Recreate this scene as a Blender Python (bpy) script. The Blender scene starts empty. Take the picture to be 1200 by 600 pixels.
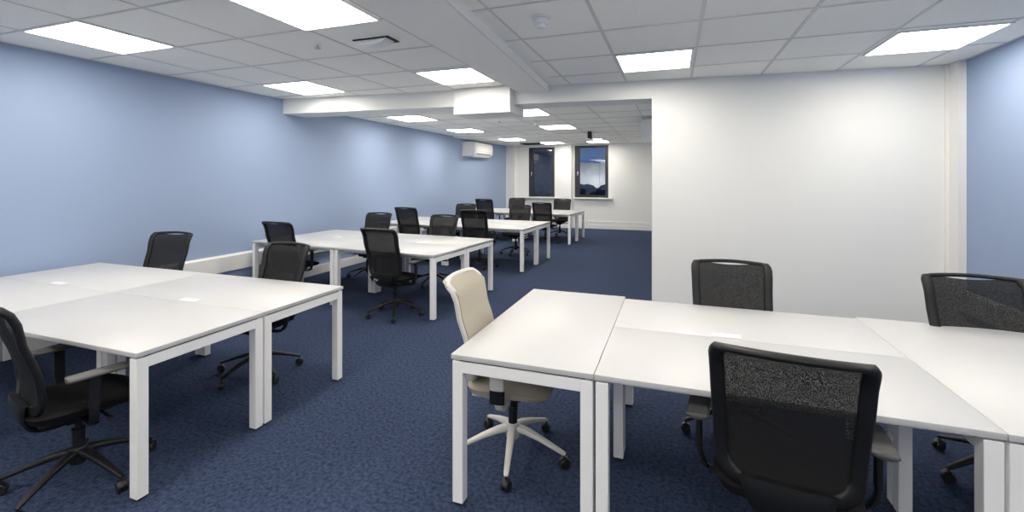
import bpy, bmesh, math, random
from mathutils import Vector, Matrix
random.seed(4)
S = bpy.context.scene
C = S.collection
PI = math.pi

# ------------------------------------------------------------------ camera
cd = bpy.data.cameras.new('camera'); cam = bpy.data.objects.new('camera', cd); C.objects.link(cam)
cd.sensor_width = 36.0; cd.lens = 532.6/1200*36.0
cd.shift_y = -(300-209.3)/1200
cd.clip_start = 0.05; cd.clip_end = 200
cam.location = (0, 0, 1.6); cam.rotation_euler = (PI/2, 0, math.radians(19.57))
S.camera = cam
# ------------------------------------------------------------------ world (blue dusk outside the windows)
w = bpy.data.worlds.new('dusk'); S.world = w; w.use_nodes = True
w.node_tree.nodes['Background'].inputs[0].default_value = (0.10, 0.20, 0.42, 1)
w.node_tree.nodes['Background'].inputs[1].default_value = 0.42
# ------------------------------------------------------------------ view
S.view_settings.view_transform = 'Standard'; S.view_settings.look = 'None'
S.view_settings.gamma = 1.0; S.view_settings.use_curve_mapping = False
S.view_settings.exposure = 1.15
PANEL = 7.5                       # brightness of the ceiling panels
S.cycles.max_bounces = 10; S.cycles.diffuse_bounces = 7; S.cycles.transparent_max_bounces = 16
S.cycles.sample_clamp_indirect = 6

# ------------------------------------------------------------------ materials
def mat(name, col, rough=0.5, spec=0.5, metal=0.0, bump=0.0, bscale=200.0, var=0.0, vscale=8.0, emit=None, estr=0.0):
    m = bpy.data.materials.new(name); m.use_nodes = True
    nt = m.node_tree; b = nt.nodes['Principled BSDF']
    b.inputs['Base Color'].default_value = (*col, 1); b.inputs['Roughness'].default_value = rough
    b.inputs['Specular IOR Level'].default_value = spec; b.inputs['Metallic'].default_value = metal
    tc = nt.nodes.new('ShaderNodeTexCoord')
    if var > 0:
        n = nt.nodes.new('ShaderNodeTexNoise'); n.inputs['Scale'].default_value = vscale; n.inputs['Detail'].default_value = 4
        nt.links.new(tc.outputs['Object'], n.inputs['Vector'])
        r = nt.nodes.new('ShaderNodeValToRGB')
        r.color_ramp.elements[0].position = .3; r.color_ramp.elements[1].position = .7
        r.color_ramp.elements[0].color = (*[c*(1-var) for c in col], 1); r.color_ramp.elements[1].color = (*[min(1, c*(1+var)) for c in col], 1)
        nt.links.new(n.outputs['Fac'], r.inputs['Fac']); nt.links.new(r.outputs['Color'], b.inputs['Base Color'])
    if bump > 0:
        n2 = nt.nodes.new('ShaderNodeTexNoise'); n2.inputs['Scale'].default_value = bscale; n2.inputs['Detail'].default_value = 3
        nt.links.new(tc.outputs['Object'], n2.inputs['Vector'])
        bp = nt.nodes.new('ShaderNodeBump'); bp.inputs['Strength'].default_value = bump; bp.inputs['Distance'].default_value = 0.004
        nt.links.new(n2.outputs['Fac'], bp.inputs['Height']); nt.links.new(bp.outputs['Normal'], b.inputs['Normal'])
    if emit:
        b.inputs['Emission Color'].default_value = (*emit, 1); b.inputs['Emission Strength'].default_value = estr
    return m
M = {}
M['blue'] = mat('blue_paint', (0.30, 0.385, 0.56), .62, .3, bump=.12, bscale=120)
M['white_wall'] = mat('white_paint', (0.80, 0.81, 0.80), .6, .3, bump=.1, bscale=120)
M['trim'] = mat('white_gloss', (0.80, 0.80, 0.79), .4, .4)
M['tile'] = mat('ceiling_tile', (0.975, 0.955, 0.91), .9, .1, bump=.35, bscale=90, var=.05, vscale=150)
M['tbar'] = mat('ceiling_bar', (0.66, 0.67, 0.67), .45, .4)
M['lam'] = mat('white_laminate', (0.545, 0.55, 0.56), .4, .3, var=.012, vscale=60)
M['frame'] = mat('white_steel', (0.92, 0.92, 0.91), .4, .45)
M['edge'] = mat('shadow_gap', (0.05, 0.05, 0.055), .6, .2)  # shade of the gap under the tabletops, put into the colour
M['black'] = mat('black_plastic', (0.0095, 0.010, 0.011), .45, .35, bump=.1, bscale=500)
M['pad'] = mat('arm_pad', (0.10, 0.10, 0.098), .5, .4)
M['bfab'] = mat('black_fabric', (0.009, 0.009, 0.010), .9, .15, bump=.3, bscale=500, var=.3, vscale=300)
M['beige'] = mat('beige_fabric', (0.43, 0.395, 0.32), .85, .2, bump=.25, bscale=500, var=.07, vscale=250)
M['cwhite'] = mat('pale_plastic', (0.66, 0.65, 0.61), .4, .4)
M['rubber'] = mat('caster_rubber', (0.013, 0.013, 0.014), .35, .5)
M['chrome'] = mat('polished_steel', (0.6, 0.6, 0.62), .25, .5, metal=1)
M['wframe'] = mat('dark_window_frame', (0.028, 0.032, 0.042), .4, .4)
M['unit'] = mat('unit_plastic', (0.82, 0.83, 0.84), .35, .4)
M['slot'] = mat('dark_slot', (0.03, 0.03, 0.03), .7, .2)
M['logo'] = mat('pale_mark', (0.7, 0.7, 0.7), .5, .3)
M['panel'] = mat('lit_diffuser', (0.9, 0.9, 0.9), .5, .2, emit=(1.0, 0.93, 0.82), estr=PANEL)
M['panel_far'] = mat('lit_diffuser_far', (0.9, 0.9, 0.9), .5, .2, emit=(1.0, 0.93, 0.82), estr=PANEL*1.3)
M['render'] = mat('outdoor_render', (0.85, 0.82, 0.76), .9, .1, var=.25, vscale=1.5)
M['hedge'] = mat('outdoor_dark', (0.03, 0.05, 0.10), .9, .1, var=.3, vscale=4)

def carpet():
    m = bpy.data.materials.new('navy_carpet'); m.use_nodes = True; nt = m.node_tree; b = nt.nodes['Principled BSDF']
    tc = nt.nodes.new('ShaderNodeTexCoord')
    n = nt.nodes.new('ShaderNodeTexNoise'); n.inputs['Scale'].default_value = 160; n.inputs['Detail'].default_value = 2
    n.inputs['Roughness'].default_value = .8
    n3 = nt.nodes.new('ShaderNodeTexNoise'); n3.inputs['Scale'].default_value = 45; n3.inputs['Detail'].default_value = 4
    mx = nt.nodes.new('ShaderNodeMath'); mx.operation = 'ADD'
    h = nt.nodes.new('ShaderNodeMath'); h.operation = 'MULTIPLY'; h.inputs[1].default_value = .5
    for q in (n, n3): nt.links.new(tc.outputs['Object'], q.inputs['Vector'])
    nt.links.new(n.outputs['Fac'], mx.inputs[0]); nt.links.new(n3.outputs['Fac'], mx.inputs[1]); nt.links.new(mx.outputs[0], h.inputs[0])
    r = nt.nodes.new('ShaderNodeValToRGB')
    r.color_ramp.elements[0].position = .36; r.color_ramp.elements[0].color = (0.013, 0.020, 0.048, 1)
    r.color_ramp.elements[1].position = .64; r.color_ramp.elements[1].color = (0.066, 0.094, 0.170, 1)
    nt.links.new(h.outputs[0], r.inputs['Fac']); nt.links.new(r.outputs['Color'], b.inputs['Base Color'])
    b.inputs['Roughness'].default_value = .95; b.inputs['Specular IOR Level'].default_value = .1
    bp = nt.nodes.new('ShaderNodeBump'); bp.inputs['Strength'].default_value = .7; bp.inputs['Distance'].default_value = .006
    nt.links.new(n.outputs['Fac'], bp.inputs['Height']); nt.links.new(bp.outputs['Normal'], b.inputs['Normal'])
    return m
M['carpet'] = carpet()

def meshmat():
    m = bpy.data.materials.new('black_knit_mesh'); m.use_nodes = True; nt = m.node_tree; b = nt.nodes['Principled BSDF']
    out = nt.nodes['Material Output']
    b.inputs['Base Color'].default_value = (0.013, 0.013, 0.014, 1); b.inputs['Roughness'].default_value = .75
    b.inputs['Specular IOR Level'].default_value = .25
    tc = nt.nodes.new('ShaderNodeTexCoord')
    v = nt.nodes.new('ShaderNodeTexVoronoi'); v.inputs['Scale'].default_value = 430
    nt.links.new(tc.outputs['Object'], v.inputs['Vector'])
    lt = nt.nodes.new('ShaderNodeMapRange'); lt.inputs['From Min'].default_value = .18; lt.inputs['From Max'].default_value = .42
    lt.inputs['To Min'].default_value = .34; lt.inputs['To Max'].default_value = 0.0
    nt.links.new(v.outputs['Distance'], lt.inputs['Value'])
    tr = nt.nodes.new('ShaderNodeBsdfTransparent'); mx = nt.nodes.new('ShaderNodeMixShader')
    nt.links.new(lt.outputs['Result'], mx.inputs['Fac']); nt.links.new(b.outputs[0], mx.inputs[1]); nt.links.new(tr.outputs[0], mx.inputs[2])
    nt.links.new(mx.outputs[0], out.inputs['Surface'])
    return m
M['mesh'] = meshmat()

def glassmat():
    m = bpy.data.materials.new('window_glass'); m.use_nodes = True; nt = m.node_tree
    for n in list(nt.nodes): nt.nodes.remove(n)
    out = nt.nodes.new('ShaderNodeOutputMaterial'); g = nt.nodes.new('ShaderNodeBsdfGlossy'); g.inputs['Roughness'].default_value = .02
    t = nt.nodes.new('ShaderNodeBsdfTransparent'); t.inputs['Color'].default_value = (.75, .8, .85, 1)
    f = nt.nodes.new('ShaderNodeFresnel'); f.inputs['IOR'].default_value = 1.9
    mx = nt.nodes.new('ShaderNodeMixShader')
    nt.links.new(f.outputs[0], mx.inputs[0]); nt.links.new(t.outputs[0], mx.inputs[1]); nt.links.new(g.outputs[0], mx.inputs[2])
    nt.links.new(mx.outputs[0], out.inputs[0]); return m
M['glass'] = glassmat()

# ------------------------------------------------------------------ mesh helpers
def box(bm, x0, x1, y0, y1, z0, z1, bev=0.0, seg=2):
    vs = [bm.verts.new((x, y, z)) for x in (x0, x1) for y in (y0, y1) for z in (z0, z1)]
    q = [(0, 1, 3, 2), (4, 6, 7, 5), (0, 4, 5, 1), (2, 3, 7, 6), (0, 2, 6, 4), (1, 5, 7, 3)]
    fs = [bm.faces.new([vs[i] for i in f]) for f in q]
    if bev > 0:
        es = {e for f in fs for e in f.edges}
        bmesh.ops.bevel(bm, geom=list(es), offset=bev, segments=seg, affect='EDGES', profile=.5)

def prism(bm, pts, z0, z1):
    lo = [bm.verts.new((x, y, z0)) for x, y in pts]; hi = [bm.verts.new((x, y, z1)) for x, y in pts]
    n = len(pts); bm.faces.new(list(reversed(lo))); bm.faces.new(hi)
    for i in range(n): bm.faces.new((lo[i], lo[(i+1) % n], hi[(i+1) % n], hi[i]))

def prism_axis(bm, prof, axis, a0, a1):
    # prof: 2-D outline in the plane across the axis ('x': (y,z); 'y': (x,z)), extruded a0..a1
    def P(p, a): return (a, p[0], p[1]) if axis == 'x' else (p[0], a, p[1])
    lo = [bm.verts.new(P(p, a0)) for p in prof]; hi = [bm.verts.new(P(p, a1)) for p in prof]
    n = len(prof); bm.faces.new(lo); bm.faces.new(list(reversed(hi)))
    for i in range(n): bm.faces.new((lo[i], hi[i], hi[(i+1) % n], lo[(i+1) % n]))

def lathe(bm, prof, c=(0, 0, 0), n=24, axis='z'):
    rings = []
    for r, h in prof:
        ring = []
        for k in range(n):
            a = 2*PI*k/n
            if axis == 'z': p = (c[0]+r*math.cos(a), c[1]+r*math.sin(a), c[2]+h)
            else: p = (c[0]+h, c[1]+r*math.cos(a), c[2]+r*math.sin(a))
            ring.append(bm.verts.new(p))
        rings.append(ring)
    for a, b in zip(rings, rings[1:]):
        for k in range(n): bm.faces.new((a[k], a[(k+1) % n], b[(k+1) % n], b[k]))
    bm.faces.new(rings[0]); bm.faces.new(list(reversed(rings[-1])))

def sweep(bm, pts, sec, side, closed=False):
    """pts: centre points; sec(i) -> list of (a,b) offsets; side(i) -> approximate b axis."""
    n = len(pts); rings = []
    for i, p in enumerate(pts):
        if closed: t = pts[(i+1) % n]-pts[i-1]
        else: t = pts[min(i+1, n-1)]-pts[max(i-1, 0)]
        t.normalize(); b = side(i); b = (b-t*b.dot(t)).normalized(); a = t.cross(b)
        rings.append([bm.verts.new(p+a*u+b*v) for u, v in sec(i)])
    m = len(rings[0])
    rng = range(n) if closed else range(n-1)
    for i in rng:
        A, B = rings[i], rings[(i+1) % n]
        for k in range(m): bm.faces.new((A[k], A[(k+1) % m], B[(k+1) % m], B[k]))
    if not closed:
        bm.faces.new(list(reversed(rings[0]))); bm.faces.new(rings[-1])

def oval(w, h, n=12, p=2.8):
    out = []
    for k in range(n):
        a = 2*PI*k/n; c, s = math.cos(a), math.sin(a)
        out.append((w/2*abs(c)**(2/p)*(1 if c >= 0 else -1), h/2*abs(s)**(2/p)*(1 if s >= 0 else -1)))
    return out

def catmull(P, n=6):
    P = [Vector(p) for p in P]; out = []
    Q = [P[0]*2-P[1]]+P+[P[-1]*2-P[-2]]
    for i in range(1, len(Q)-2):
        a, b, c, d = Q[i-1:i+3]
        for k in range(n):
            t = k/n
            out.append(.5*((2*b)+(c-a)*t+(2*a-5*b+4*c-d)*t*t+(3*b-a-3*c+d)*t**3))
    out.append(P[-1]); return out

def obj(name, bm, m, parent=None, smooth=True, angle=35):
    bmesh.ops.recalc_face_normals(bm, faces=bm.faces[:])
    me = bpy.data.meshes.new(name); bm.to_mesh(me); bm.free()
    me.materials.append(M[m] if isinstance(m, str) else m)
    if smooth:
        me.polygons.foreach_set('use_smooth', [True]*len(me.polygons))
        me.set_sharp_from_angle(angle=math.radians(angle))
    o = bpy.data.objects.new(name, me); C.objects.link(o)
    if parent: o.parent = parent
    return o

def tag(o, label, cat, group=None):
    o['label'] = label; o['category'] = cat
    if group: o['group'] = group
    return o

def thing(name, label, cat, loc=(0, 0, 0), rz=0, group=None):
    o = bpy.data.objects.new(name, None); C.objects.link(o); o.empty_display_size = .1
    o.location = loc; o.rotation_euler = (0, 0, rz); return tag(o, label, cat, group)

def struct(name, bm, m, smooth=False, label=None):
    o = obj(name, bm, m, smooth=smooth); o['kind'] = 'structure'
    if label: o['label'] = label
    return o

def copy_tree(o, parent=None):
    c = o.copy(); C.objects.link(c)
    if parent: c.parent = parent
    for ch in o.children: copy_tree(ch, c)
    return c
NB = bmesh.new

# ------------------------------------------------------------------ the room
ZN, ZF, ZB = 2.817, 2.745, 2.71        # ceiling heights: near room, far room, far end
XL, XR = -5.63, 2.82
XL3 = -5.32                           # the blue wall runs in slightly towards the far wall
YK, YF = 11.1, 14.6
YB = -8.5
XW = -0.25                            # left end of the white wall
def wall_y(x): return 5.38+(x-XL)*0.0895    # slanted line of the white wall and beam

b = NB(); box(b, XL-.3, XR+.3, YB-.3, YF+.3, -.1, 0); struct('floor', b, 'carpet')
b = NB(); prism(b, [(XL, YB-.2), (XL, YK), (XL3, YF), (XL3, YF+.2), (XL3-.6, YF+.2), (XL3-.6, YB-.2)], 0, ZN+.1); struct('wall_left', b, 'blue')
b = NB(); box(b, XR, XR+.2, YB-.2, 6.6, 0, ZN+.1); struct('wall_right', b, 'blue')
b = NB(); box(b, XL-.2, XR+.2, YB-.2, YB, 0, ZN+.1); struct('wall_back', b, 'white_wall')
# white wall, running back as the right wall of the far room
b = NB(); prism(b, [(XW, wall_y(XW)), (XR, wall_y(XR)), (XR, wall_y(XR)+.2), (XW+.2, wall_y(XR)+.2), (XW+.2, YF), (XW, YF)], 0, ZN+.1)
struct('wall_white', b, 'white_wall')
# far wall with two window openings
WIN = [(-4.60, -3.70, .99, 2.64), (-3.03, -1.95, .99, 2.665)]
b = NB()
xs = [XL3-.2, WIN[0][0], WIN[0][1], WIN[1][0], WIN[1][1], XW+.2]
for i in (0, 2, 4): box(b, xs[i], xs[i+1], YF, YF+.25, 0, ZF+.1)
for x0, x1, z0, z1 in WIN:
    box(b, x0, x1, YF, YF+.25, 0, z0); box(b, x0, x1, YF, YF+.25, z1, ZF+.1)
struct('wall_far', b, 'white_wall')
# ceilings
b = NB(); prism(b, [(XL-.2, YB-.2), (XR+.2, YB-.2), (XR+.2, wall_y(XR)+.3), (XL-.2, wall_y(XL)+.3)], ZN, ZN+.1); struct('ceiling', b, 'tile')
b = NB(); prism(b, [(XL-.1, wall_y(XL)+.25), (XW+.1, wall_y(XW)+.25), (XW+.1, YK), (XL-.1, YK)], ZF, ZF+.1); struct('ceiling_far', b, 'tile')
b = NB(); box(b, XL-.1, XW+.1, YK, YF+.1, ZB, ZF+.1); struct('ceiling_far_end', b, 'tile')

# T-bar grids
def bar_x(bm, y, x0, x1, z, wd=.018): box(bm, x0, x1, y-wd/2, y+wd/2, z-.005, z+.002)
def bar_y(bm, x, y0, y1, z, wd=.018): box(bm, x-wd/2, x+wd/2, y0, y1, z-.0045, z+.002)
k = 1.217/1.55
GX_L = [(-6.42+.945*i)*k for i in range(0, 5)]
GX_R = [(-0.71+.967*i)*k for i in range(0, 5)]
GY = lambda y0: [(y0+.968*i)*k for i in range(-16, 5)]
b = NB()
for x in GX_L: bar_y(b, x, YB, wall_y(x), ZN)
for y in GY(3.72):
    if YB < y < wall_y(XL): bar_x(b, y, XL, -1.99, ZN)
bar_y(b, XL+.012, YB, wall_y(XL), ZN, .024)
struct('trim_1', b, 'tbar', label='ceiling grid bars left of the dropped beam')
b = NB()
for x in GX_R: bar_y(b, x, YB, wall_y(x), ZN, .026 if x < 1 else .022)
bar_y(b, -1.25, 1.5, wall_y(-1.25), ZN, .016)
for y in GY(3.83):
    if YB < y < 5.75: bar_x(b, y, -1.4, XR, ZN)
bar_y(b, XR-.012, YB, wall_y(XR), ZN, .024)
struct('trim_2', b, 'tbar', label='ceiling grid bars right of the dropped beam')
b = NB()
FX = [-.54-.75*i for i in range(0, 7)]; FY = [7.1, 7.9, 8.65, 9.43, 10.22]
for x in FX: bar_y(b, x, 6.2, YK, ZF)
for y in FY: bar_x(b, y, XL, XW, ZF)
for x in FX[:-1]: bar_y(b, x, YK, YF, ZB)
for y in (11.7, 12.5, 13.3, 14.1): bar_x(b, y, XL, XW, ZB)
struct('trim_3', b, 'tbar', label='ceiling grid bars of the far room')

# cross beam under the ceiling, from the blue wall to the white wall
ZX = 2.59
b = NB(); prism(b, [(XL, wall_y(XL)), (XW, wall_y(XW)), (XW, wall_y(XW)+.42), (XL, wall_y(XL)+.45)], ZX, ZN)
struct('trim_4', b, 'white_wall', label='white cross beam under the ceiling')
# shallow dropped beam running towards the camera
b = NB()
prism(b, [(-1.98, YB), (-1.02, YB), (-1.375, 2.6), (-1.555, wall_y(-1.55)), (-1.93, wall_y(-1.93))], ZN-.078, ZN+.01)
struct('trim_5', b, 'tile', label='shallow dropped beam running along the ceiling')
b = NB()
prism(b, [(-1.025, YB), (-1.00, YB), (-1.360, 2.6), (-1.54, wall_y(-1.55)), (-1.56, wall_y(-1.55)), (-1.38, 2.6)], ZN-.082, ZN)
struct('trim_6', b, 'trim')
# boxed casing where the beams meet
b = NB(); box(b, -2.81, -2.00, 5.55, 6.13, 2.468, ZN, .004)
struct('trim_7', b, 'trim', label='white boxed casing where the two beams meet')
b = NB()
for x0, x1, z0, z1 in ((-2.81, -2.79, 2.468, ZN-.02), (-2.02, -2.00, 2.468, ZN-.02), (-2.79, -2.02, 2.468, 2.488)):
    box(b, x0, x1, 5.543, 5.55, z0, z1)
struct('trim_8', b, 'trim')
# boxing in the right-hand corner of the white wall
b = NB(); box(b, 2.755, XR, 5.93, wall_y(2.8)+.05, 0, ZN)
struct('trim_9', b, 'trim', label='narrow white pipe boxing in the corner')
b = NB(); box(b, 2.725, 2.755, wall_y(2.73)-.04, wall_y(2.73)+.05, 0, ZN); struct('trim_10', b, 'trim')
b = NB(); box(b, XW-.003, XW+.010, wall_y(XW)-.003, wall_y(XW)+.02, 0, ZN); struct('trim_11', b, 'trim')
# far wall: pilaster and pipe boxings
b = NB(); box(b, -3.48, -3.11, YF-.14, YF, 0, ZB); box(b, -3.60, -3.50, YF-.04, YF, 0, ZB); box(b, -3.10, -3.06, YF-.05, YF, 0, ZB)
struct('trim_12', b, 'white_wall', label='white pilaster between the two far windows')
b = NB(); box(b, XL3-.05, XL3+.28, YF-.2, YF, 0, ZB); struct('trim_13', b, 'trim', label='white boxing at the end of the blue wall')
# dado trunking and skirting
def strip(bm, y0, y1, X, z0, z1, d, sg):
    prism_axis(bm, [(X, z0), (X+sg*d, z0), (X+sg*d, z1-.02), (X+sg*(d-.02), z1), (X, z1)], 'y', y0, y1)
b = NB(); strip(b, YB, YK, XL, .37, .585, .055, 1); struct('trim_14', b, 'trim', label='white dado trunking along the blue wall')
b = NB(); strip(b, YB, 5.93, XR, .25, .46, .055, -1); struct('trim_15', b, 'trim', label='white trunking along the right blue wall')
b = NB(); box(b, XL, XL+.022, YB, YK, 0, .15, .003); struct('baseboard_left', b, 'trim')
b = NB(); box(b, XL3, -3.48, YF-.03, YF, 0, .26, 0); box(b, -3.11, XW, YF-.03, YF, 0, .24); box(b, -3.11, XW, YF-.045, YF-.03, 0, .12)
struct('baseboard_far', b, 'trim')
b = NB(); box(b, XR-.022, XR, YB, 5.93, 0, .14, 0); struct('baseboard_right', b, 'trim')

# windows
for i, (x0, x1, z0, z1) in enumerate(WIN):
    n = i+1
    t = bpy.data.objects.new('window_%d' % n, None); C.objects.link(t); t.location = ((x0+x1)/2, YF, z0)
    t['kind'] = 'structure'
    cx, hw, H = 0, (x1-x0)/2, z1-z0
    b = NB(); f = .075; lf = .13
    box(b, -hw, -hw+lf, .04, .12, 0, H); box(b, hw-f, hw, .04, .12, 0, H)
    box(b, -hw+lf, hw-f, .04, .12, 0, f); box(b, -hw+lf, hw-f, .04, .12, H-f, H)
    box(b, -hw+lf, -hw+lf+.03, .055, .10, f, H-f); box(b, hw-f-.03, hw-f, .055, .10, f, H-f)
    obj('window_frame', b, 'wframe', t, smooth=False)
    b = NB(); box(b, -hw+lf, hw-f, .078, .084, f, H-f); obj('window_pane', b, 'glass', t, smooth=False)
    b = NB(); box(b, -hw+lf-.05, -hw+lf-.02, .02, .04, H*.42, H*.42+.14, .004); obj('window_handle', b, 'chrome', t)
    b = NB()
    if n == 1: box(b, -hw-.42, hw+.21, -.11, .04, -.045, 0, .006)
    else: box(b, -hw-.01, hw+.13, -.11, .04, -.045, 0, .006)
    obj('window_sill', b, 'trim', t)
# outside, seen dimly through the panes
b = NB(); box(b, -5.4, 4, 24, 24.5, -3, 2.45)
for j in range(7): box(b, -5.2+j*1.25, -4.9+j*1.25, 23.9, 24, -3, 2.4)
tag(struct('neighbouring_building', b, 'render'), 'pale rendered building outside, dim beyond the far windows', 'building'); 
bpy.data.objects['neighbouring_building'].pop('kind', None)
b = NB(); box(b, -11, -5.45, 22, 23.5, -3, 7)
for j in range(4):
    for q in range(3): box(b, -10.4+j*1.3, -9.7+j*1.3, 21.95, 22, -.2+q*2.2, 1.1+q*2.2)
tag(obj('garage_block', b, 'hedge', smooth=False), 'dark unlit block outside, behind the left far window', 'building')
fl = thing('fill_light', 'floodlight added unseen outside to brighten the pale building', 'fill light', (-3.8, 21.8, -1.0))  # added lamp, out of sight, lifts the tone of the pale building
b = NB(); box(b, -.03, .03, -.03, .03, 0, 1.2); obj('post', b, 'slot', fl)
b = NB(); box(b, -.15, .15, -.08, .08, 1.2, 1.38, .01); obj('housing', b, 'slot', fl)
ld = bpy.data.lights.new('fill_area', 'AREA'); ld.energy = 45; ld.size = .28; ld.color = (1, .93, .85)
lo = bpy.data.objects.new('fill_area', ld); C.objects.link(lo); lo.parent = fl; lo.location = (0, .10, 1.3); lo.rotation_euler = (math.radians(-85), 0, PI)
b = NB()
for j in range(26):
    x = -7+j*.42; r = random.uniform(.35, .6)
    bmesh.ops.create_icosphere(b, subdivisions=2, radius=r, matrix=Matrix.Translation((x, 20.5+random.uniform(-.3, .3), .72+random.uniform(-.1, .2))))
    box(b, x-.05, x+.05, 20.45, 20.55, -1, .5)
tag(obj('hedge', b, 'hedge'), 'dark hedge outside, low behind the far windows', 'hedge')
b = NB(); box(b, -12, 8, YF+.4, 30, -1.1, -1.0); struct('trim_16', b, 'hedge', label='ground outside the far windows')

# ------------------------------------------------------------------ ceiling things
def panel(x0, x1, y0, y1, z, label):
    t = thing('ceiling_light', label, 'ceiling light', ((x0+x1)/2, (y0+y1)/2, z), 0, 'square light panels in the ceiling')
    hx, hy = (x1-x0)/2, (y1-y0)/2
    b = NB(); f = .022
    for a in ((-hx, hx, -hy, -hy+f), (-hx, hx, hy-f, hy), (-hx, -hx+f, -hy+f, hy-f), (hx-f, hx, -hy+f, hy-f)): box(b, *a, -.012, 0)
    obj('frame', b, 'trim', t, smooth=False)
    b = NB(); box(b, -hx+f, hx-f, -hy+f, hy-f, -.009, -.001); obj('diffuser', b, 'panel' if z == ZN else 'panel_far', t, smooth=False)
    return t
def near_panel(x0, x1, y0, y1, label): return panel(x0*k, x1*k, y0*k, y1*k, ZN, label)
near_panel(-6.42, -5.48, 2.74, 3.70, 'square lit panel at the upper left, nearest the left blue wall')
near_panel(-3.62, -2.68, 2.78, 3.75, 'large lit panel cut by the top edge, left of the dropped beam')
near_panel(-6.40, -5.46, 5.66, 6.62, 'lit panel beside the blue wall, just before the cross beam')
near_panel(-3.56, -2.64, 5.74, 6.68, 'lit panel directly in front of the white boxed casing')
near_panel(-0.70, 0.23, 5.80, 6.76, 'lit panel in front of the left end of the white wall')
near_panel(2.23, 3.18, 5.88, 6.86, 'lit panel at the upper right, nearest the right blue wall')
near_panel(-.70, .25, 2.86, 3.82, 'panel above the nearest white desks, over the top edge of the photo')
near_panel(2.23, 3.18, 2.90, 3.86, 'panel above the right-hand desks, over the top edge of the photo')
for j, row in enumerate(('just behind the viewpoint', 'two rows behind the viewpoint', 'three rows behind the viewpoint', 'at the rear wall behind the viewpoint')):  # unseen rows, added to raise the light on desk legs and walls
    for q, x0 in enumerate((-6.42, -3.62, -.70, 2.23)):
        y0 = -.16-2.93*j
        near_panel(x0, x0+.95, y0, y0+.96, 'added unseen panel %s, %s from the left blue wall' % (row, ('first', 'second', 'third', 'fourth')[q]))
panel(-5.02, -4.31, 7.12, 7.88, ZF, 'lit panel just past the cross beam, near the blue wall')
panel(-5.02, -4.31, 9.45, 10.20, ZF, 'lit panel of the far room, in front of the left wall unit')
panel(-2.77, -2.06, 7.12, 7.88, ZF, 'lit panel of the far room, partly hidden behind the boxed casing')
panel(-2.77, -2.06, 9.45, 10.20, ZF, 'lit panel behind the far smoke detector')
panel(-4.60, -3.98, 11.72, 12.45, ZB, 'thin lit panel right of the left wall unit')
panel(-3.87, -3.22, 13.32, 14.05, ZB, 'small lit panel in front of the left far window')
panel(-2.44, -1.83, 13.32, 14.05, ZB, 'small lit panel in front of the right far window')

def smoke(x, y, z, s, label):
    t = thing('smoke_detector', label, 'smoke detector', (x, y, z), .4, 'smoke detectors on the ceiling')
    b = NB(); lathe(b, [(.075*s, 0), (.078*s, -.012*s), (.072*s, -.018*s), (.05*s, -.02*s)], n=28); obj('base', b, 'unit', t)
    b = NB(); lathe(b, [(.05*s, -.018*s), (.062*s, -.024*s), (.064*s, -.045*s), (.055*s, -.055*s), (.04*s, -.058*s)], n=28); obj('body', b, 'unit', t)
    b = NB()
    for j in range(8):
        a = 2*PI*j/8; box(b, .032*s*math.cos(a)-.005*s, .032*s*math.cos(a)+.005*s, .032*s*math.sin(a)-.005*s, .032*s*math.sin(a)+.005*s, -.078*s, -.056*s)
    lathe(b, [(.028*s, -.056*s), (.028*s, -.076*s)], n=16); obj('vent_cage', b, 'unit', t)
    b = NB(); lathe(b, [(.030*s, -.076*s), (.038*s, -.080*s), (.036*s, -.087*s), (.02*s, -.09*s)], n=20); obj('cap', b, 'unit', t)
smoke(-1.20*k, 4.20*k, ZN, .95, 'white smoke detector on the near ceiling, right of the dropped beam')
smoke(-2.55, 8.6, ZF, 1.15, 'small white smoke detector beyond the cross beam')
t = thing('emergency_light', 'white oblong fitting with bowed face on the near ceiling, left of the dropped beam', 'ceiling fitting', (-2.49, 3.30, ZN))
b = NB(); box(b, -.165, .20, -.012, .16, -.009, 0); obj('shadow_line', b, 'slot', t, smooth=False)  # dark colour stands in for the shadow line against the ceiling
b = NB(); n = 14; prof = [(-.19+.36*i/n, -.008) for i in range(n+1)]+[(.17-.36*i/n, -.010-.040*math.sin(PI*(i/n)**.8)**.7) for i in range(1, n)]
prism_axis(b, prof, 'y', 0, .13); obj('cover', b, 'unit', t)
t = thing('ceiling_lamp', 'small round lamp by the far windows', 'lamp', (-1.93, 12.3, ZB))
b = NB(); lathe(b, [(.13, 0), (.14, -.02), (.12, -.05)], n=24); obj('housing', b, 'unit', t)
b = NB(); lathe(b, [(.11, -.05), (.10, -.065), (.05, -.072)], n=24); obj('diffuser', b, 'panel', t)
def sprinkler(x, y, z, label):
    t = thing('sprinkler_head', label, 'sprinkler', (x, y, z), 0, 'sprinkler heads in the ceiling')
    b = NB(); lathe(b, [(.035, 0), (.035, -.006), (.012, -.008)], n=20); obj('rosette', b, 'frame', t)
    b = NB(); lathe(b, [(.010, -.006), (.008, -.03), (.026, -.034), (.026, -.038), (.004, -.039)], n=16); obj('deflector', b, 'chrome', t)
sprinkler(-3.87*k, 4.19*k, ZN, 'small round sprinkler in the near ceiling, left of the white disc')
sprinkler(-3.25, 8.4, ZF, 'tiny sprinkler dot in the ceiling past the boxed casing')
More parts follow.
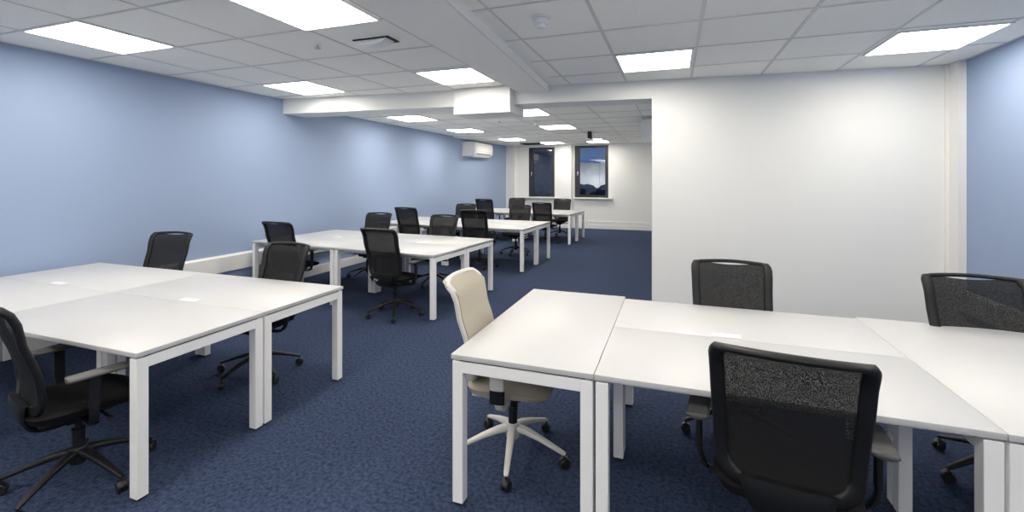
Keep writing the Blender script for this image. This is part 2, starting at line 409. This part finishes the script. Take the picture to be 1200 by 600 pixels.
# hanging sign plate, seen edge on
t = thing('hanging_sign', 'dark sign plate hanging from the far ceiling', 'sign', (-1.91, 11.0, ZF))
b = NB(); box(b, -.04, .04, -.03, .03, -.02, 0); obj('ceiling_bracket', b, 'slot', t)
b = NB(); box(b, -.03, .03, -.15, .15, -.17, -.02, .004); obj('plate', b, 'slot', t)
b = NB(); box(b, -.35, .35, -.28, .28, -.012, 0, .003)
for j in range(5): box(b, -.32, .32, -.24+j*.11, -.20+j*.11, -.018, -.010)
v = obj('ceiling_vent', b, 'slot'); v.location = (-4.22, 13.85, ZB); tag(v, 'dark ceiling vent above the left far window', 'vent')

# air-conditioning units
def ac(name_loc, rz, L, label, D=.34, H=.42):
    t = thing('air_conditioner', label, 'air conditioner', name_loc, rz)
    # local: back against x=0, front towards +x, length along +y
    prof = [(0, 0), (D*.72, 0), (D*.95, H*.16), (D, H*.35), (D, H*.8), (D*.93, H*.97), (D*.6, H), (0, H)]
    b = NB(); prism_axis(b, prof, 'y', 0, L); bmesh.ops.bevel(b, geom=[e for e in b.edges], offset=.008, segments=2, affect='EDGES'); obj('casing', b, 'unit', t)
    b = NB(); prism_axis(b, [(D-.002, H*.36), (D+.012, H*.38), (D+.012, H*.78), (D-.002, H*.80)], 'y', .05, L-.03); obj('front_panel', b, 'trim', t, smooth=False)
    b = NB(); prism_axis(b, [(D*.74, .006), (D*.92, H*.15), (D*.92+.012, H*.14), (D*.76, -.006)], 'y', .08, L-.08); obj('air_flap', b, 'frame', t, smooth=False)
    b = NB(); prism_axis(b, [(D*.70, .0), (D*.955, H*.17), (D*.965, H*.19), (D*.965, H*.21), (D*.70, .02)], 'y', .10, L-.10)
    obj('outlet_slot', b, 'slot', t, smooth=False)
    b = NB(); box(b, .06, .12, L*.62, L*.62+.06, H-.01, H+.06); obj('pipe_cover', b, 'unit', t)
    return t
a1 = ac((XL+.02, 11.55, 2.23), 0, 1.3, 'white wall unit hanging below the ceiling on the far blue wall', D=.42, H=.40)
ac((XW, 9.7, 2.28), PI, 1.0, 'grey-white wall unit half hidden behind the white wall edge', D=.33, H=.42)

# ------------------------------------------------------------------ desks
LEG = .055
def desk_parts(t, L, D, port=None, z=.74):
    """desk occupying x 0..L, y 0..D"""
    b = NB(); g = .0008; box(b, g, L-g, g, D-g, z-.025, z, .0025, 2); obj('tabletop', b, 'lam', t, angle=50)
    b = NB()
    box(b, LEG, L-LEG, .10, .13, z-.070, z-.035); box(b, LEG, L-LEG, D-.13, D-.10, z-.070, z-.035); obj('underframe', b, 'frame', t, smooth=False)
    i = .006
    for x0 in (i, L-LEG-i):
        b = NB(); box(b, x0, x0+LEG, LEG+i, D-LEG-i, z-.088, z-.034, .0015, 1); r = obj('end_rail', b, 'frame', t, smooth=False)
        b = NB(); box(b, x0+.01, x0+LEG-.01, .04, D-.04, z-.0345, z-.0245); obj('shadow_strip', b, 'edge', r, smooth=False)  # dark strip stands in for the shade between top and rail
        for y0 in (i, D-LEG-i):
            b = NB(); box(b, x0, x0+LEG, y0, y0+LEG, .012, z-.034, .002, 1); l = obj('leg', b, 'frame', t, smooth=False)
            b = NB(); box(b, x0+.006, x0+LEG-.006, y0+.006, y0+LEG-.006, 0, .012); obj('foot', b, 'rubber', l, smooth=False)
    if port is not None:
        b = NB(); px, py = port
        box(b, px-.075, px+.075, py-.03, py+.03, z-.002, z+.006, .004, 2); obj('cable_port_cover', b, 'trim', t)
def desk(x, y, rz, L, D, label, group, port=None):
    t = thing('desk', label, 'desk', (x, y, 0), rz, group); desk_parts(t, L, D, port); return t

def bench(x_right, y, L, D, rz, names, group, ports=True):
    """2x2 desks; (x_right,y) = near right corner"""
    R = Matrix.Rotation(rz, 2)
    for col in (0, 1):
        for row in (0, 1):
            off = R @ Vector((-(2-col)*L, row*D))
            desk(x_right+off[0], y+off[1], rz, L-.002, D-.002, names[row*2+col], group, (L*.52, .034) if (row == 1 and ports) else None)
bench(-2.485, 1.485, 1.53, .745, 0, (
 'white desk at the lower left, cut by the left edge of the photo',
 'nearest white desk on the left, its front right leg closest to the viewer',
 'white desk on the left, back row, its far corner against the blue wall',
 'white desk on the left, back right, with a small white port cover on its seam'), 'left bench of four white desks')
r4 = math.radians(-4)
bench(-2.525, 4.50, 1.485, .765, r4, (
 'second bench, front left white desk, nearest the skirting of the blue wall',
 'second bench, front right white desk, with a black mesh chair in front',
 'second bench, rear left white desk, with a white port cover',
 'second bench, rear right white desk, its right corner past the pale chair'), 'second bench of four white desks')
bench(-2.40, 7.32, 1.55, .76, math.radians(-3), (
 'third bench, front left white desk, hidden behind two chairs',
 'third bench, front right white desk, its near leg standing clear on the carpet',
 'third bench, rear left white desk, beside the blue wall',
 'third bench, rear right white desk, before the far windows'), 'third bench of four white desks', False)
bench(-2.33, 10.75, 1.45, .73, math.radians(-3), (
 'farthest bench, front left white desk',
 'farthest bench, front right white desk, its near leg below the right window',
 'farthest bench, rear left white desk',
 'farthest bench, rear right white desk, closest to the far wall'), 'farthest bench of four white desks', False)
# right-hand group
gr = 'right-hand group of white desks'
def desk_y(x0, x1, y0, y1, label):     # long side along y: turned a quarter
    t = thing('desk', label, 'desk', (x1, y0, 0), PI/2, gr); desk_parts(t, y1-y0, x1-x0); return t
desk_y(-1.03, -.3305, 2.00, 3.40, 'white end desk of the right group, set crosswise beside the pale chair')
desk(-.3295, 2.00, 0, 1.391, .695, 'white desk in the right foreground, in front of the big black mesh chair', gr)
desk(-.3295, 2.6965, 0, 1.391, .645, 'white desk of the right group along the white wall, with a white port cover', gr, (.60, .034))
desk_y(1.0625, 2.20, 2.00, 3.38, 'white crosswise desk cut by the right edge of the photo')

# ------------------------------------------------------------------ chairs
ZT, ZL = 1.035, .462
def back_y(x, z):
    y = -.205-.19*(z-ZL)+.022*math.sin(PI*min(1, max(0, (z-ZL)/.36)))
    y += .038*(x/.24)**2
    if z > .965: y -= .85*(z-.965)
    return y
def hw_at(z): return .232+.016*(z-ZL)/(ZT-ZL)
def loop_pts(inset=0.0, n=10, R=.115):
    """closed rounded outline of the back in x,z (bottom corners large, top corners small)"""
    P = []; zt = ZT-inset; zb = ZL+inset; r2 = .035
    w_t = hw_at(zt)-inset; w_b = hw_at(zb)-inset; Rb = max(.03, R-inset)
    for i in range(n+1): a = PI+PI/2*i/n; P.append((-w_b+Rb+Rb*math.cos(a), zb+Rb+Rb*math.sin(a)))     # bottom left
    for i in range(1, 6): P.append((-(w_b-Rb)+2*(w_b-Rb)*i/6, zb-.012*math.sin(PI*i/6)))
    for i in range(n+1): a = -PI/2+PI/2*i/n; P.append((w_b-Rb+Rb*math.cos(a), zb+Rb+Rb*math.sin(a)))
    for i in range(1, 8): s = i/8; z = zb+Rb+(zt-r2-zb-Rb)*s; P.append((w_b+(w_t-w_b)*s, z))
    for i in range(5): a = PI/2*i/4; P.append((w_t-r2+r2*math.cos(a), zt-r2+r2*math.sin(a)))
    for i in range(1, 8): s = i/8; x = (w_t-r2)*(1-2*s); P.append((x, zt+.006*math.sin(PI*s)))
    for i in range(5): a = PI/2+PI/2*i/4; P.append((-w_t+r2+r2*math.cos(a), zt-r2+r2*math.sin(a)))
    for i in range(1, 8): s = i/8; z = zt-r2-(zt-r2-zb-Rb)*s; P.append((-(w_t+(w_b-w_t)*s), z))
    return P

def make_chair(name, label, fabric, shell, basem, solid, turn=0.0):
    t = thing(name, label, 'chair')
    # --- back frame
    P = loop_pts(.020)
    pts = [Vector((x, back_y(x, z), z)) for x, z in P]; b = NB()
    def sec(i):
        x, z = P[i]
        if solid: return oval(.034, .034)
        if z > ZT-.05 and abs(x) < .215: return oval(.024, .036)
        if z < ZL+.10: return oval(.060, .030)
        return oval(.052, .034)
    sweep(b, pts, sec, lambda i: Vector((0, -1, -.2)), closed=True)
    obj('back_frame', b, shell, t, angle=60)
    # --- mesh or cushion
    NX, NZ = 20, 24
    def face_pts(th, off):
        G = []
        for j in range(NZ+1):
            s = j/NZ; row = []
            for i in range(NX+1):
                u = -1+2*i/NX
                z = ZL+.028+(ZT-(.006 if solid else .02)-ZL-.028)*s
                # width follows frame; rounded at the bottom
                zz = max(z, ZL+.02); wv = hw_at(zz)-(.009 if solid else .022)
                if solid and z > ZT-.04: wv -= .035-math.sqrt(max(0.0, .035**2-(z-ZT+.04)**2))
                if z < ZL+.12: q = (ZL+.12-z)/.12; wv = wv-.12+math.sqrt(max(0.0, 1-(q*.92)**2))*.12
                x = u*wv
                if j == NZ and not solid: z -= .015*max(0, 1-(x/.16)**2)
                bulge = th*(1-u**4)*(1-(2*s-1)**6)
                row.append(b.verts.new((x, back_y(x, z)+off+bulge, z)))
            G.append(row)
        for j in range(NZ):
            for i in range(NX): b.faces.new((G[j][i], G[j][i+1], G[j+1][i+1], G[j+1][i]))
        return G
    b = NB()
    if solid:
        A = face_pts(.018, .018); B = face_pts(.0, -.012)
        rim = lambda G: [G[0][i] for i in range(NX+1)]+[G[j][NX] for j in range(1, NZ+1)]+[G[NZ][i] for i in range(NX-1, -1, -1)]+[G[j][0] for j in range(NZ-1, 0, -1)]
        a_, b_ = rim(A), rim(B)
        for i in range(len(a_)): b.faces.new((a_[i], a_[(i+1) % len(a_)], b_[(i+1) % len(a_)], b_[i]))
        obj('back_cushion', b, fabric, t, angle=80)
    else:
        face_pts(0, .002)
        mo = obj('back_mesh', b, 'mesh', t, angle=80)
    # --- yoke: from the bottom of the frame down under the seat
    b = NB(); Q = catmull([(0, back_y(0, .52)-.016, .520), (0, back_y(0, .48)-.020, .480), (0, -.215, .430), (0, -.180, .375), (0, -.09, .352), (0, .0, .362)], 4)
    n = len(Q)
    sweep(b, Q, lambda i: oval(.22*(1-(i/n)**1.5)+.085, .034-.006*i/n, 16), lambda i: Vector((0, -1, -.6)))
    obj('back_support', b, shell, t, angle=70)
    # --- seat
    b = NB(); NXs, NYs = 18, 18; top, bot = [], []
    for j in range(NYs+1):
        v = -1+2*j/NYs; rt, rb = [], []
        for i in range(NXs+1):
            u = -1+2*i/NXs
            # squircle mapping
            m = max(abs(u), abs(v), 1e-6); l = (abs(u)**5+abs(v)**5)**(1/5); f = m/l if l > 1e-9 else 1.0
            x, y = u*f*.245, v*f*.235+.01
            e = max(abs(u), abs(v)); h = .462+.018*(1-e**6)-.028*max(0, v)**3-.006*(1-u*u)*(1-v*v)
            rt.append(b.verts.new((x, y, h))); rb.append(b.verts.new((x*.93, y*.93, .425-.012*max(0, v)**3)))
        top.append(rt); bot.append(rb)
    for j in range(NYs):
        for i in range(NXs):
            b.faces.new((top[j][i], top[j][i+1], top[j+1][i+1], top[j+1][i])); b.faces.new((bot[j][i], bot[j+1][i], bot[j+1][i+1], bot[j][i+1]))
    rim = lambda G: [G[0][i] for i in range(NXs+1)]+[G[j][NXs] for j in range(1, NYs+1)]+[G[NYs][i] for i in range(NXs-1, -1, -1)]+[G[j][0] for j in range(NYs-1, 0, -1)]
    a_, b_ = rim(top), rim(bot)
    for i in range(len(a_)): b.faces.new((a_[i], a_[(i+1) % len(a_)], b_[(i+1) % len(a_)], b_[i]))
    so = obj('seat', b, fabric, t, angle=60)
    b = NB(); box(b, -.20, .20, -.185, .20, .408, .428, .008); obj('seat_shell', b, shell, so)
    # --- mechanism, lift and lever
    b = NB(); box(b, -.085, .085, -.13, .13, .355, .410, .015); box(b, -.05, .05, -.06, .06, .325, .36, .01); obj('tilt_mechanism', b, 'black', t)
    b = NB(); sweep(b, catmull([(.06, .05, .385), (.16, .06, .38), (.235, .07, .372)], 4), lambda i: oval(.014+.006*(i > 5), .008), lambda i: Vector((0, 0, 1))); obj('lever', b, 'black', t)
    b = NB(); lathe(b, [(.026, .16), (.026, .28), (.030, .282)], n=18); lathe(b, [(.015, .282), (.015, .33)], n=14); obj('gas_lift', b, 'black', t)
    # --- arms
    for s in (-1, 1):
        b = NB()
        sweep(b, catmull([(s*.07, .0, .378), (s*.18, 0, .37), (s*.262, -.004, .385), (s*.298, -.010, .44), (s*.303, -.012, .52)], 6),
              lambda i: oval(.040, .018), lambda i: Vector((s*.5, 0, 1)) if i < 14 else Vector((s, 0, 0)))
        ar = obj('armrest', b, shell, t)
        b = NB(); sweep(b, catmull([(s*.303, -.012, .48), (s*.303, -.012, .56), (s*.303, -.012, .632)], 4), lambda i: oval(.026, .078 if solid else .050), lambda i: Vector((0, 1, 0)))
        obj('arm_post', b, shell if not solid else 'cwhite', ar)
        if solid:
            b = NB(); sweep(b, catmull([(s*.303, -.012, .435), (s*.303, -.012, .47), (s*.303, -.012, .505)], 4), lambda i: oval(.030, .082), lambda i: Vector((0, 1, 0)))
            slv = obj('arm_sleeve', b, 'black', ar); slv['label'] = 'black sleeve low on the pale arm post'
        b = NB()
        sweep(b, catmull([(s*.302, -.115, .644), (s*.303, -.09, .644), (s*.303, .0, .645), (s*.300, .10, .644), (s*.292, .145, .638)], 5),
              lambda i: oval(.088 if 2 < i < 17 else (.070 if i in (2, 1, 17, 18) else .05), .024, 16), lambda i: Vector((0, 0, 1)))
        obj('arm_pad', b, 'pad' if not solid else 'cwhite', ar, angle=60)
    # --- star base
    b = NB(); lathe(b, [(.028, .095), (.038, .105), (.042, .175), (.034, .188)], n=20); st = obj('base_hub', b, basem, t)
    for q in range(5):
        a = 2*PI*q/5+PI/2+turn; d = Vector((math.cos(a), math.sin(a), 0)); pr = Vector((-d.y, d.x, 0))
        b = NB(); pts = [d*r+Vector((0, 0, z)) for r, z in ((.026, .160), (.09, .152), (.17, .130), (.25, .102), (.305, .082), (.318, .076))]
        ws = [.050, .046, .038, .032, .028, .018]; hs = [.040, .034, .027, .021, .018, .012]
        sweep(b, pts, lambda i: oval(ws[i], hs[i], 12, 3.5), lambda i: Vector((0, 0, 1))); obj('base_leg', b, basem, t, angle=60)
        # caster
        o = d*.312; ca = a+.7+q*1.3; e = Vector((math.cos(ca), math.sin(ca), 0))
        b = NB(); lathe(b, [(.006, .035), (.006, .078)], c=(o.x, o.y, 0), n=10)
        sweep(b, [Vector((o.x, o.y, 0))+e*(.030*math.cos(g))*1.0+Vector((0, 0, .031+.030*math.sin(g))) for g in [PI*.05+PI*.75*i/8 for i in range(9)]],
              lambda i: oval(.034, .005, 8), lambda i: Vector((0, 0, 1)) if 2 < i < 7 else e)
        cs = obj('caster', b, 'rubber', t)
        b = NB()
        ax = Vector((-e.y, e.x, 0))
        for sd in (-1, 1):
            prof = [(.010, -.007), (.024, -.008), (.0275, -.004), (.0275, .004), (.024, .008), (.010, .007)]
            c0 = Vector((o.x, o.y, .0275))+ax*(sd*.013)
            rings = []
            for r, h in prof:
                rings.append([b.verts.new(c0+ax*h+e*(r*math.cos(2*PI*g/18))+Vector((0, 0, r*math.sin(2*PI*g/18)))) for g in range(18)])
            for A_, B_ in zip(rings, rings[1:]):
                for g in range(18): b.faces.new((A_[g], A_[(g+1) % 18], B_[(g+1) % 18], B_[g]))
            b.faces.new(rings[0]); b.faces.new(rings[-1])
        obj('wheel', b, 'rubber', cs)
    return t

chair0 = make_chair('office_chair', '', 'bfab', 'black', 'black', False)
first = [True]
def put(x, y, face, label, group, base_turn=0, sc=1.0):
    """face: compass angle in degrees of the facing direction, 0 = +y (down the room), 90 = towards -x"""
    if first[0]: o = chair0; first[0] = False
    else: o = copy_tree(chair0)
    o.location = (x, y, 0); o.rotation_euler = (0, 0, math.radians(face)); o.scale = (1, 1, sc)
    o['label'] = label; o['group'] = group
    return o
G1, G2, G3, G4, GR = ('black mesh chairs round the left bench', 'black mesh chairs round the second bench', 'black mesh chairs round the third bench',
              'black mesh chairs round the farthest bench', 'black mesh chairs round the right-hand desks')
put(.405, 2.06, -7, 'large black mesh chair in the right foreground, seen from behind', GR, sc=.99)
put(.37, 3.165, 180, 'black mesh chair against the white wall, behind the right-hand desks', GR)
put(1.66, 3.12, 180, 'black mesh chair cut by the right edge, in front of the right blue wall', GR)
put(-2.97, 1.50, -14, 'black mesh chair at the lower left corner, cut by the left edge', G1)
put(-4.98, 3.05, 189, 'black mesh chair behind the left bench, alone against the blue wall', G1)
put(-3.22, 2.82, 178, 'black mesh chair behind the left bench, nearest the aisle, its caster visible below', G1)
m1 = put(-3.07, 4.56, -6, 'black mesh chair in front of the second bench, nearest the aisle, fully visible from behind', G2, sc=1.02)
put(-4.80, 4.79, -2, 'black mesh chair at the wall end of the second bench, its top above another chair', G2, sc=1.02)
put(-4.66, 6.14, 178, 'black mesh chair behind the second bench, first from the blue wall', G2)
put(-3.42, 6.10, 176, 'black mesh chair behind the second bench, nearest the aisle', G2)
put(-4.66, 7.58, -6, 'black mesh chair in front of the third bench, nearer the blue wall', G3, sc=1.04)
put(-3.30, 7.53, 2, 'black mesh chair in front of the third bench, nearer the aisle', G3, sc=1.03)
put(-4.45, 9.10, 178, 'black mesh chair behind the third bench, nearer the blue wall', G3)
put(-3.15, 9.10, 178, 'black mesh chair behind the third bench, nearer the aisle', G3)
put(-4.47, 10.85, -8, 'black mesh chair in front of the farthest bench, against the blue wall end', G4, sc=1.06)
put(-2.98, 10.85, -4, 'black mesh chair in front of the farthest bench, below the left far window', G4)
put(-4.33, 12.35, 180, 'black mesh chair behind the farthest bench, left of the windows', G4)
put(-2.97, 12.3, 178, 'black mesh chair behind the farthest bench, between the two windows', G4)
# small pale mark on the back support of the chair at the second bench
b = NB()
for j, (dx, dz, ln) in enumerate(((-.115, .0, .012), (-.098, .010, .016), (-.082, -.004, .014), (-.066, .004, .012))):
    box(b, dx, dx+ln, -.2415, -.233, .440+dz, .446+dz); box(b, dx+ln*.4, dx+ln*.4+.004, -.2415, -.233, .433+dz, .451+dz)
lm = obj('maker_mark', b, 'logo', m1, smooth=False); lm['label'] = 'small pale mark on the back support'
pale = make_chair('office_chair', 'pale chair with beige upholstery and off-white frame, tucked under the crosswise desk', 'beige', 'cwhite', 'cwhite', True, math.radians(-11))
pale.location = (-.88, 2.49, 0); pale.rotation_euler = (0, 0, math.radians(-84))
pale['category'] = 'chair'
